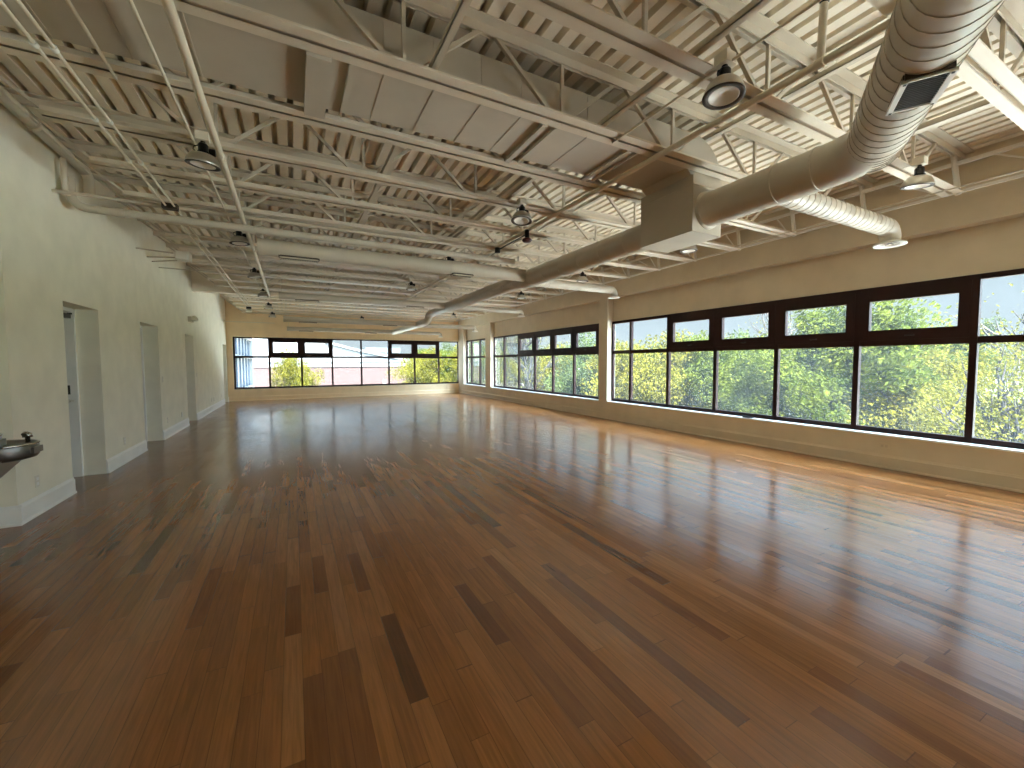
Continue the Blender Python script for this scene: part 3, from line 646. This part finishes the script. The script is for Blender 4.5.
# drinking fountain: two stainless basins on one taupe apron
def fountain():
    t = thing('drinking_fountain', 'stainless two level drinking fountain on the wall beside the first door', 'drinking fountain', (XA, 4.9, 0))
    for i, (dy, top) in enumerate(((0.0, 0.85), (-0.50, 0.985))):
        bas = MB(); seg = 40
        def outline(k):
            pts = []
            for j in range(seg + 1):
                a = -PI / 2 + PI * j / seg
                pts.append((0.20 + 0.345 * k * max(0.0, math.cos(a)) ** 0.75, 0.235 * k * math.sin(a)))
            return [(0.0, -0.235 * k)] + pts + [(0.0, 0.235 * k)]
        rows = [(outline(0.80), top - 0.135), (outline(0.96), top - 0.12), (outline(1.0), top - 0.10), (outline(1.0), top - 0.02), (outline(0.985), top - 0.004), (outline(0.95), top), (outline(0.90), top - 0.008), (outline(0.55), top - 0.055), (outline(0.15), top - 0.06)]
        nn = len(rows[0][0]); vs = [(x, y + dy, z) for o_, z in rows for x, y in o_]; fs = []
        for r in range(len(rows) - 1):
            for j in range(nn - 1): fs.append((r * nn + j, r * nn + j + 1, (r + 1) * nn + j + 1, (r + 1) * nn + j))
        fs.append(list(range(nn))[::-1]); fs.append([(len(rows) - 1) * nn + j for j in range(nn)])
        bas.add(vs, fs, True); bo = bas.build('basin', M['steelb'], t)
        rim = MB(); ol = outline(0.99); rim.tube([(x, y + dy, top - 0.006) for x, y in ol], 0.009, 8); rim.build('basin_rim', M['chrome'], bo)
        bub = MB(); cx, cy = 0.44, dy + 0.13
        bub.tube([(cx, cy, top - 0.03), (cx, cy, top + 0.035)] + [tuple(v) for v in arc((cx - 0.0, cy - 0.03, top + 0.035), 0, PI * 0.75, 0.03, 6, (0, 1, 0), (0, 0, 1))], [0.016, 0.016] + [0.018] * 7, 12)
        bub.lathe([(0, 0), (0.032, 0), (0.028, 0.03), (0.0, 0.05)], 18, Matrix.Translation((cx, cy, top + 0.03))); bub.build('bubbler', M['chrome'], bo)
        bar = MB(); bar.box((0.52, dy - 0.07, top - 0.085), (0.553, dy + 0.07, top - 0.035)); bar.build('push_bar', M['steelb'], bo)
        ap = MB(); prf = [(0, top - 0.42), (0.14, top - 0.42), (0.40, top - 0.14), (0.42, top - 0.11), (0, top - 0.11)]
        ap.prism(prf, lambda a, b_, t_: (a, t_, b_), dy - 0.20, dy + 0.20); ap.build('apron', M['apron'], t)
fountain()

# ------------------------------------------------------------------ outdoors
g = MB(); g.box((-150, -120, -4.4), (260, 320, -4.0)); struct(g.build('ground', M['ground']), 'pale sunlit pavement and lawn outside', 'ground')

def make_tree(kind, mat, seed, n_leaf, size, leaf, bare=False):
    rnd = random.Random(seed); t = thing('tree', '', 'tree')
    H_, Rr = size; tr_ = MB(); tips = []
    tr_.tube([(0, 0, 0), (0.06, 0.03, H_ * 0.16), (0.0, 0.08, H_ * 0.34), (0.1, 0.0, H_ * 0.56), (0.05, 0.06, H_ * 0.8)], [H_ * 0.024, H_ * 0.02, H_ * 0.017, H_ * 0.011, H_ * 0.004], 9)
    for i in range(26 if bare else 17):
        z0 = H_ * (0.22 + 0.5 * rnd.random()); a = rnd.random() * 2 * PI; ln = Rr * (0.65 + 0.5 * rnd.random()) * (1.15 - 0.5 * z0 / H_); el_ = 0.35 + 0.9 * rnd.random()
        p = Vector((0.04, 0.04, z0)); pts = [p]; d = Vector((math.cos(a) * math.cos(el_), math.sin(a) * math.cos(el_), math.sin(el_)))
        for s in range(4):
            d = (d + Vector((rnd.uniform(-.25, .25), rnd.uniform(-.25, .25), rnd.uniform(-.1, .25)))).normalized(); p = p + d * ln / 4; pts.append(p)
        r0 = H_ * 0.009; tr_.tube(pts, [r0, r0 * .75, r0 * .5, r0 * .32, r0 * .12], 6); tips += pts[2:]
        for s in range(5 if bare else 3):
            q = pts[1 + s % 3] ; d2 = (d + Vector((rnd.uniform(-1, 1), rnd.uniform(-1, 1), rnd.uniform(-.2, .8)))).normalized()
            pp = [q, q + d2 * ln * .22, q + (d2 + Vector((0, 0, .25))).normalized() * ln * .45]; tr_.tube(pp, [r0 * .45, r0 * .3, r0 * .1], 5); tips.append(pp[-1])
    tr_.build('trunk', M['bark'], t, recalc=False)
    fo = MB(); cl = []
    for i in range(34):
        a, zz = rnd.random() * 2 * PI, rnd.random(); rr = Rr * math.sqrt(rnd.random()) * math.sin(PI * (0.12 + 0.8 * zz)) ** 0.6
        cl.append((Vector((rr * math.cos(a), rr * math.sin(a), H_ * (0.30 + 0.66 * zz))), Rr * rnd.uniform(.16, .32)))
    cl += [(v, Rr * 0.2) for v in tips if v.z > H_ * 0.3]
    for i in range(n_leaf):
        c_, r_ = cl[rnd.randrange(len(cl))]; v = Vector((rnd.gauss(0, 1), rnd.gauss(0, 1), rnd.gauss(0, 0.8))); v.normalize()
        p = c_ + v * r_ * (0.55 + 0.5 * rnd.random()); s = leaf * rnd.uniform(.6, 1.3)
        nrm = Vector((rnd.gauss(0, 1), rnd.gauss(0, 1), rnd.gauss(0.6, 1))).normalized(); u = nrm.orthogonal().normalized(); w_ = nrm.cross(u)
        fo.add([p - u * s, p + w_ * s * .55 + nrm * s * .15, p + u * s, p - w_ * s * .55 + nrm * s * .15], [(0, 1, 2, 3)])
    fo.build('foliage', mat, t, recalc=False)
    return t
protos = [make_tree(0, LEAF[0], 3, 24000, (7.0, 2.7), 0.07), make_tree(1, LEAF[1], 5, 32000, (7.2, 2.7), 0.07),
          make_tree(2, LEAF[2], 9, 28000, (7.0, 2.8), 0.07), make_tree(3, LEAF[3], 12, 10000, (7.4, 2.8), 0.05, True), make_tree(4, LEAF[3], 21, 900, (8.2, 2.6), 0.05, True)]
# azimuth from the depth axis (deg), distance, top height above floor, prototype, label
TREES = [
    (77.8, 13.5, 2.2, 3, 'yellow green tree with visible branches outside the pane at frame edge'),
    (80.0, 19.0, 4.4, 4, 'nearly bare tree against the sky beside the frame edge'),
    (66.4, 18.0, 3.7, 1, 'tall leafy green tree rising behind the widest near pane'),
    (73.2, 17.0, 1.75, 0, 'low yellowish tree before the widest near pane'),
    (63.6, 17.0, 2.1, 1, 'lower green tree beside the tall leafy green tree'),
    (60.6, 26.0, 2.0, 3, 'thin leaved tree behind the lower green tree'),
    (60.5, 30.0, 6.0, 4, 'bare branched tree showing in the upper panes over pale foliage'),
    (57.0, 20.0, 1.9, 2, 'rounded blue green tree in the second near pane'),
    (51.8, 19.0, 2.65, 1, 'green tree before the near upper pane next to the fixed lights'),
    (47.2, 18.0, 2.7, 0, 'bright yellow tree in the first fixed panes after the pier'),
    (43.4, 21.0, 2.5, 0, 'yellow tree directly beside the near pier'),
    (53.8, 34.0, 3.6, 3, 'pale airy tree behind the blue green tree'),
    (40.4, 26.0, 2.3, 3, 'pale olive tree beyond the pier near the metal frame'),
    (38.0, 22.0, 2.2, 2, 'blue green tree in the middle of the second window row'),
    (35.2, 28.0, 2.9, 3, 'thin olive tree behind the second window row'),
    (32.3, 26.0, 2.6, 0, 'yellow green tree in the second window row'),
    (29.9, 24.0, 5.5, 4, 'bare grey trunked tree in the second window row'),
    (27.2, 30.0, 3.4, 3, 'pale tree near the second pier'),
    (24.8, 36.0, 3.4, 1, 'green tree in the short bay by the far corner'),
    (22.4, 40.0, 3.3, 0, 'yellow tree seen in the far corner bay'),
    (18.3, 42.0, 2.9, 1, 'green tree in the last far window pane'),
    (15.8, 38.0, 2.8, 0, 'yellow green tree right of the brick building'),
    (0.2, 30.0, 2.35, 0, 'conical yellow green tree before the brick building'),
]
for k in range(15):
    TREES.append((16 + k * 4.6, 62 + (k * 37 % 17), 3.6 + (k * 53 % 10) * 0.12, (1, 2, 3, 2)[k % 4], None))
used = set(); cnt = 0
for i, (az, dist, top, kd, lab) in enumerate(TREES):
    o = protos[kd] if kd not in used else copy_tree(protos[kd]); used.add(kd)
    H_ = (7.0, 7.2, 7.0, 7.4, 8.2)[kd]; s = (top + 4.0) / (H_ * 1.0)
    o.location = (dist * math.sin(math.radians(az)), dist * math.cos(math.radians(az)), -4.0); o.rotation_euler = (0, 0, i * 2.1)
    sx = s * (1.25 if lab is None else (0.62 if az == 0.2 else 1.0)); o.scale = (sx, sx, s)
    if lab is None: lab = 'hazy tree of the distant tree line, %s counting from the brick building' % ORD[cnt]; cnt += 1
    o['label'] = lab; o['group'] = 'trees outside the windows'

# brick building beyond the far windows
bd = thing('brick_building', 'low red brick building with white fascia and pale sloped roof', 'building', (3, 50, -4))
b = MB(); b.box((-20, 0, 0), (9.6, 18, 5.1)); b.build('brick_wall', M['brick'], bd)
b = MB(); b.box((-20.1, -0.1, 5.1), (9.7, 18, 5.75)); b.build('fascia', M['fasc'], bd)
b = MB(); b.box((-20.2, -0.22, 5.62), (9.8, -0.1, 5.8)); b.build('gutter', M['gut'], bd)
b = MB(); b.prism([(-20.3, 5.75), (9.9, 5.75), (3.4, 7.1), (0.4, 7.9), (-20.3, 8.6)], lambda a, z, t: (a, t, z), 2.0, 16); b.build('sloped_roof', M['roofw'], bd)
b = MB(); b.bar((9.9, 1.9, 5.78), (3.4, 1.9, 7.12), 0.3, 0.25); b.bar((3.4, 1.9, 7.12), (0.2, 1.9, 7.95), 0.3, 0.25); b.build('roof_edge', M['gut'], bd)
for xx in (-2.4, 6.2):
    b = MB(); b.box((xx, -0.2, 3.1), (xx + 0.35, 0.0, 3.5)); b.build('wall_lamp', M['fasc'], bd)
wg = thing('building_wing', 'white building wing with dark upright window fins beyond the far glass', 'building', (-3.05, 24, -4))
b = MB(); b.box((-2.5, 0, 0), (0, 18, 3.7)); b.box((-2.5, 0, 7.4), (0, 18, 8.2)); b.box((-2.5, 17.5, 3.7), (0, 18, 7.4)); b.box((-2.5, 0, 3.7), (-0.3, 18, 7.4)); b.build('wing_wall', M['fasc'], wg)
for k in range(9):
    b = MB(); b.box((-0.3, 0.2 + k * 2.1, 3.7), (-0.2, 0.36 + k * 2.1, 7.4)); b.build('window_fin', M['slate'], wg)
b = MB(); b.box((-0.3, 0, 5.9), (0.02, 18, 6.05)); b.build('window_rail', M['fasc'], wg)
fb = thing('office_building', 'distant blue grey building above the brick roofline', 'building', (20, 110, -4))
b = MB(); b.box((-3.5, 0, 0), (4.5, 12, 9.0)); b.build('wall', M['fasc'], fb)
b = MB(); b.box((-3.8, -0.4, 8.2), (4.8, 12, 9.4)); b.build('roof_band', M['slate'], fb)
for k in range(5):
    b = MB(); b.box((-3.0 + k * 1.5, -0.1, 6.4), (-2.1 + k * 1.5, 0, 7.7)); b.build('office_glazing', M['tint'], fb)
pf = thing('metal_frame', 'white metal frame with crossbars standing among the trees', 'frame', (13.2, 16.2, -4))
for xx in (0, 1.9): MB().tube([(xx, 0, 0), (xx, 0, 5.4)], 0.04, 10).build('post', M['fasc'], pf)
for p, q in (((0, 0, 5.4), (1.9, 0, 5.0)), ((0, 0, 4.9), (1.9, 0, 4.1)), ((0, 0, 5.4), (1.9, 0, 3.6))):
    MB().tube([p, q], 0.028, 8).build('crossbar', M['fasc'], pf)

def car(label, loc, rz, body, first=None):
    t = thing('car', label, 'car', loc, rz, 'parked cars')
    pr_ = [(-2.2, 0.35), (2.2, 0.35), (2.2, 0.75), (1.9, 0.9), (0.95, 1.0), (0.35, 1.45), (-1.1, 1.48), (-1.9, 1.02), (-2.2, 0.9)]
    b = MB(); b.prism(pr_, lambda a, z, t_: (a, t_, z), -0.85, 0.85); b.build('car_body', body, t)
    b = MB(); b.prism([(0.85, 1.02), (0.3, 1.38), (-1.05, 1.40), (-1.7, 1.04)], lambda a, z, t_: (a, t_, z), -0.865, 0.865); b.build('side_windows', M['tint'], t)
    for sx in (-1.35, 1.35):
        for sy in (-1, 1):
            b = MB(); b.lathe([(0, -0.1), (0.34, -0.1), (0.36, 0), (0.34, 0.1), (0, 0.1)], 18, Matrix.Translation((sx, sy * 0.78, 0.36)) @ Matrix.Rotation(PI / 2, 4, 'X')); b.build('wheel', M['tyre'], t)
car('white car parked outside the short corner bay', (30.0, 68.0, -4), 0.3, M['carw'])
car('dark grey car parked beyond the last far window', (22.5, 62.0, -4), 0.2, M['carg'])

# ------------------------------------------------------------------ light
W = bpy.data.worlds.new('sky'); S.world = W; W.use_nodes = True
nt = W.node_tree; nt.nodes.clear()
N, L = nt.nodes.new, nt.links.new
out = N('ShaderNodeOutputWorld'); bg = N('ShaderNodeBackground'); L(bg.outputs[0], out.inputs['Surface'])
tc = N('ShaderNodeTexCoord'); sp_ = N('ShaderNodeSeparateXYZ'); L(tc.outputs['Generated'], sp_.inputs[0])
rp = N('ShaderNodeValToRGB'); e = rp.color_ramp.elements
e[0].position = 0.0; e[0].color = (0.092, 0.106, 0.116, 1); e[1].position = 1.0; e[1].color = (0.55, 0.75, 1.0, 1)
k = e.new(0.16); k.color = (0.084, 0.103, 0.118, 1); k = e.new(0.36); k.color = (0.20, 0.27, 0.34, 1); k = e.new(0.6); k.color = (0.42, 0.56, 0.72, 1)
L(sp_.outputs['Z'], rp.inputs['Fac']); L(rp.outputs[0], bg.inputs['Color'])
# glow added to the unseen sky behind the camera, brightening the door wall
dt = N('ShaderNodeVectorMath'); dt.operation = 'DOT_PRODUCT'; L(tc.outputs['Generated'], dt.inputs[0]); dt.inputs[1].default_value = (0.25, -0.90, 0.35)
gm = N('ShaderNodeMapRange'); gm.inputs['From Min'].default_value = 0.25; gm.inputs['From Max'].default_value = 1.0; gm.inputs['To Min'].default_value = 2.2; gm.inputs['To Max'].default_value = 34.0
L(dt.outputs['Value'], gm.inputs['Value']); L(gm.outputs[0], bg.inputs['Strength'])
sun = bpy.data.lights.new('sun', 'SUN'); sun.energy = 37; sun.angle = math.radians(1.0); sun.color = (1.0, 0.95, 0.86)
so = bpy.data.objects.new('sun', sun); COL.objects.link(so)
sd = Vector((-0.06, -0.5, 0.87)).normalized(); so.rotation_euler = sd.to_track_quat('Z', 'Y').to_euler(); so.location = (-10, -10, 30)

# ------------------------------------------------------------------ camera
yaw, pit, rol, fpx = 0.484567, 0.0516472, -0.00328067, 415.0
fw = Vector((math.sin(yaw), math.cos(yaw), 0)); rt = Vector((math.cos(yaw), -math.sin(yaw), 0)); up = Vector((0, 0, 1))
fw2 = fw * math.cos(pit) - up * math.sin(pit); up2 = up * math.cos(pit) + fw * math.sin(pit)
rt3 = rt * math.cos(rol) + up2 * math.sin(rol); up3 = up2 * math.cos(rol) - rt * math.sin(rol)
cam = bpy.data.cameras.new('camera'); cam.sensor_width = 36; cam.lens = fpx / 1024 * 36; cam.clip_start = 0.05; cam.clip_end = 800
co = bpy.data.objects.new('camera', cam); COL.objects.link(co)
mw = Matrix((rt3, up3, -fw2)).transposed().to_4x4(); mw.translation = (0, 0, 1.5); co.matrix_world = mw
S.camera = co

S.view_settings.view_transform = 'Standard'; S.view_settings.look = 'None'; S.view_settings.gamma = 1.0; S.view_settings.use_curve_mapping = False
S.view_settings.exposure = 1.66
cy = S.cycles
cy.use_adaptive_sampling = False; cy.use_light_tree = False; cy.use_guiding = True; cy.use_surface_guiding = True; cy.use_volume_guiding = False; cy.max_bounces = 14; cy.diffuse_bounces = 8; cy.glossy_bounces = 4; cy.transparent_max_bounces = 24; cy.transmission_bounces = 6
cy.caustics_reflective = False; cy.caustics_refractive = False; cy.sample_clamp_indirect = 2.0
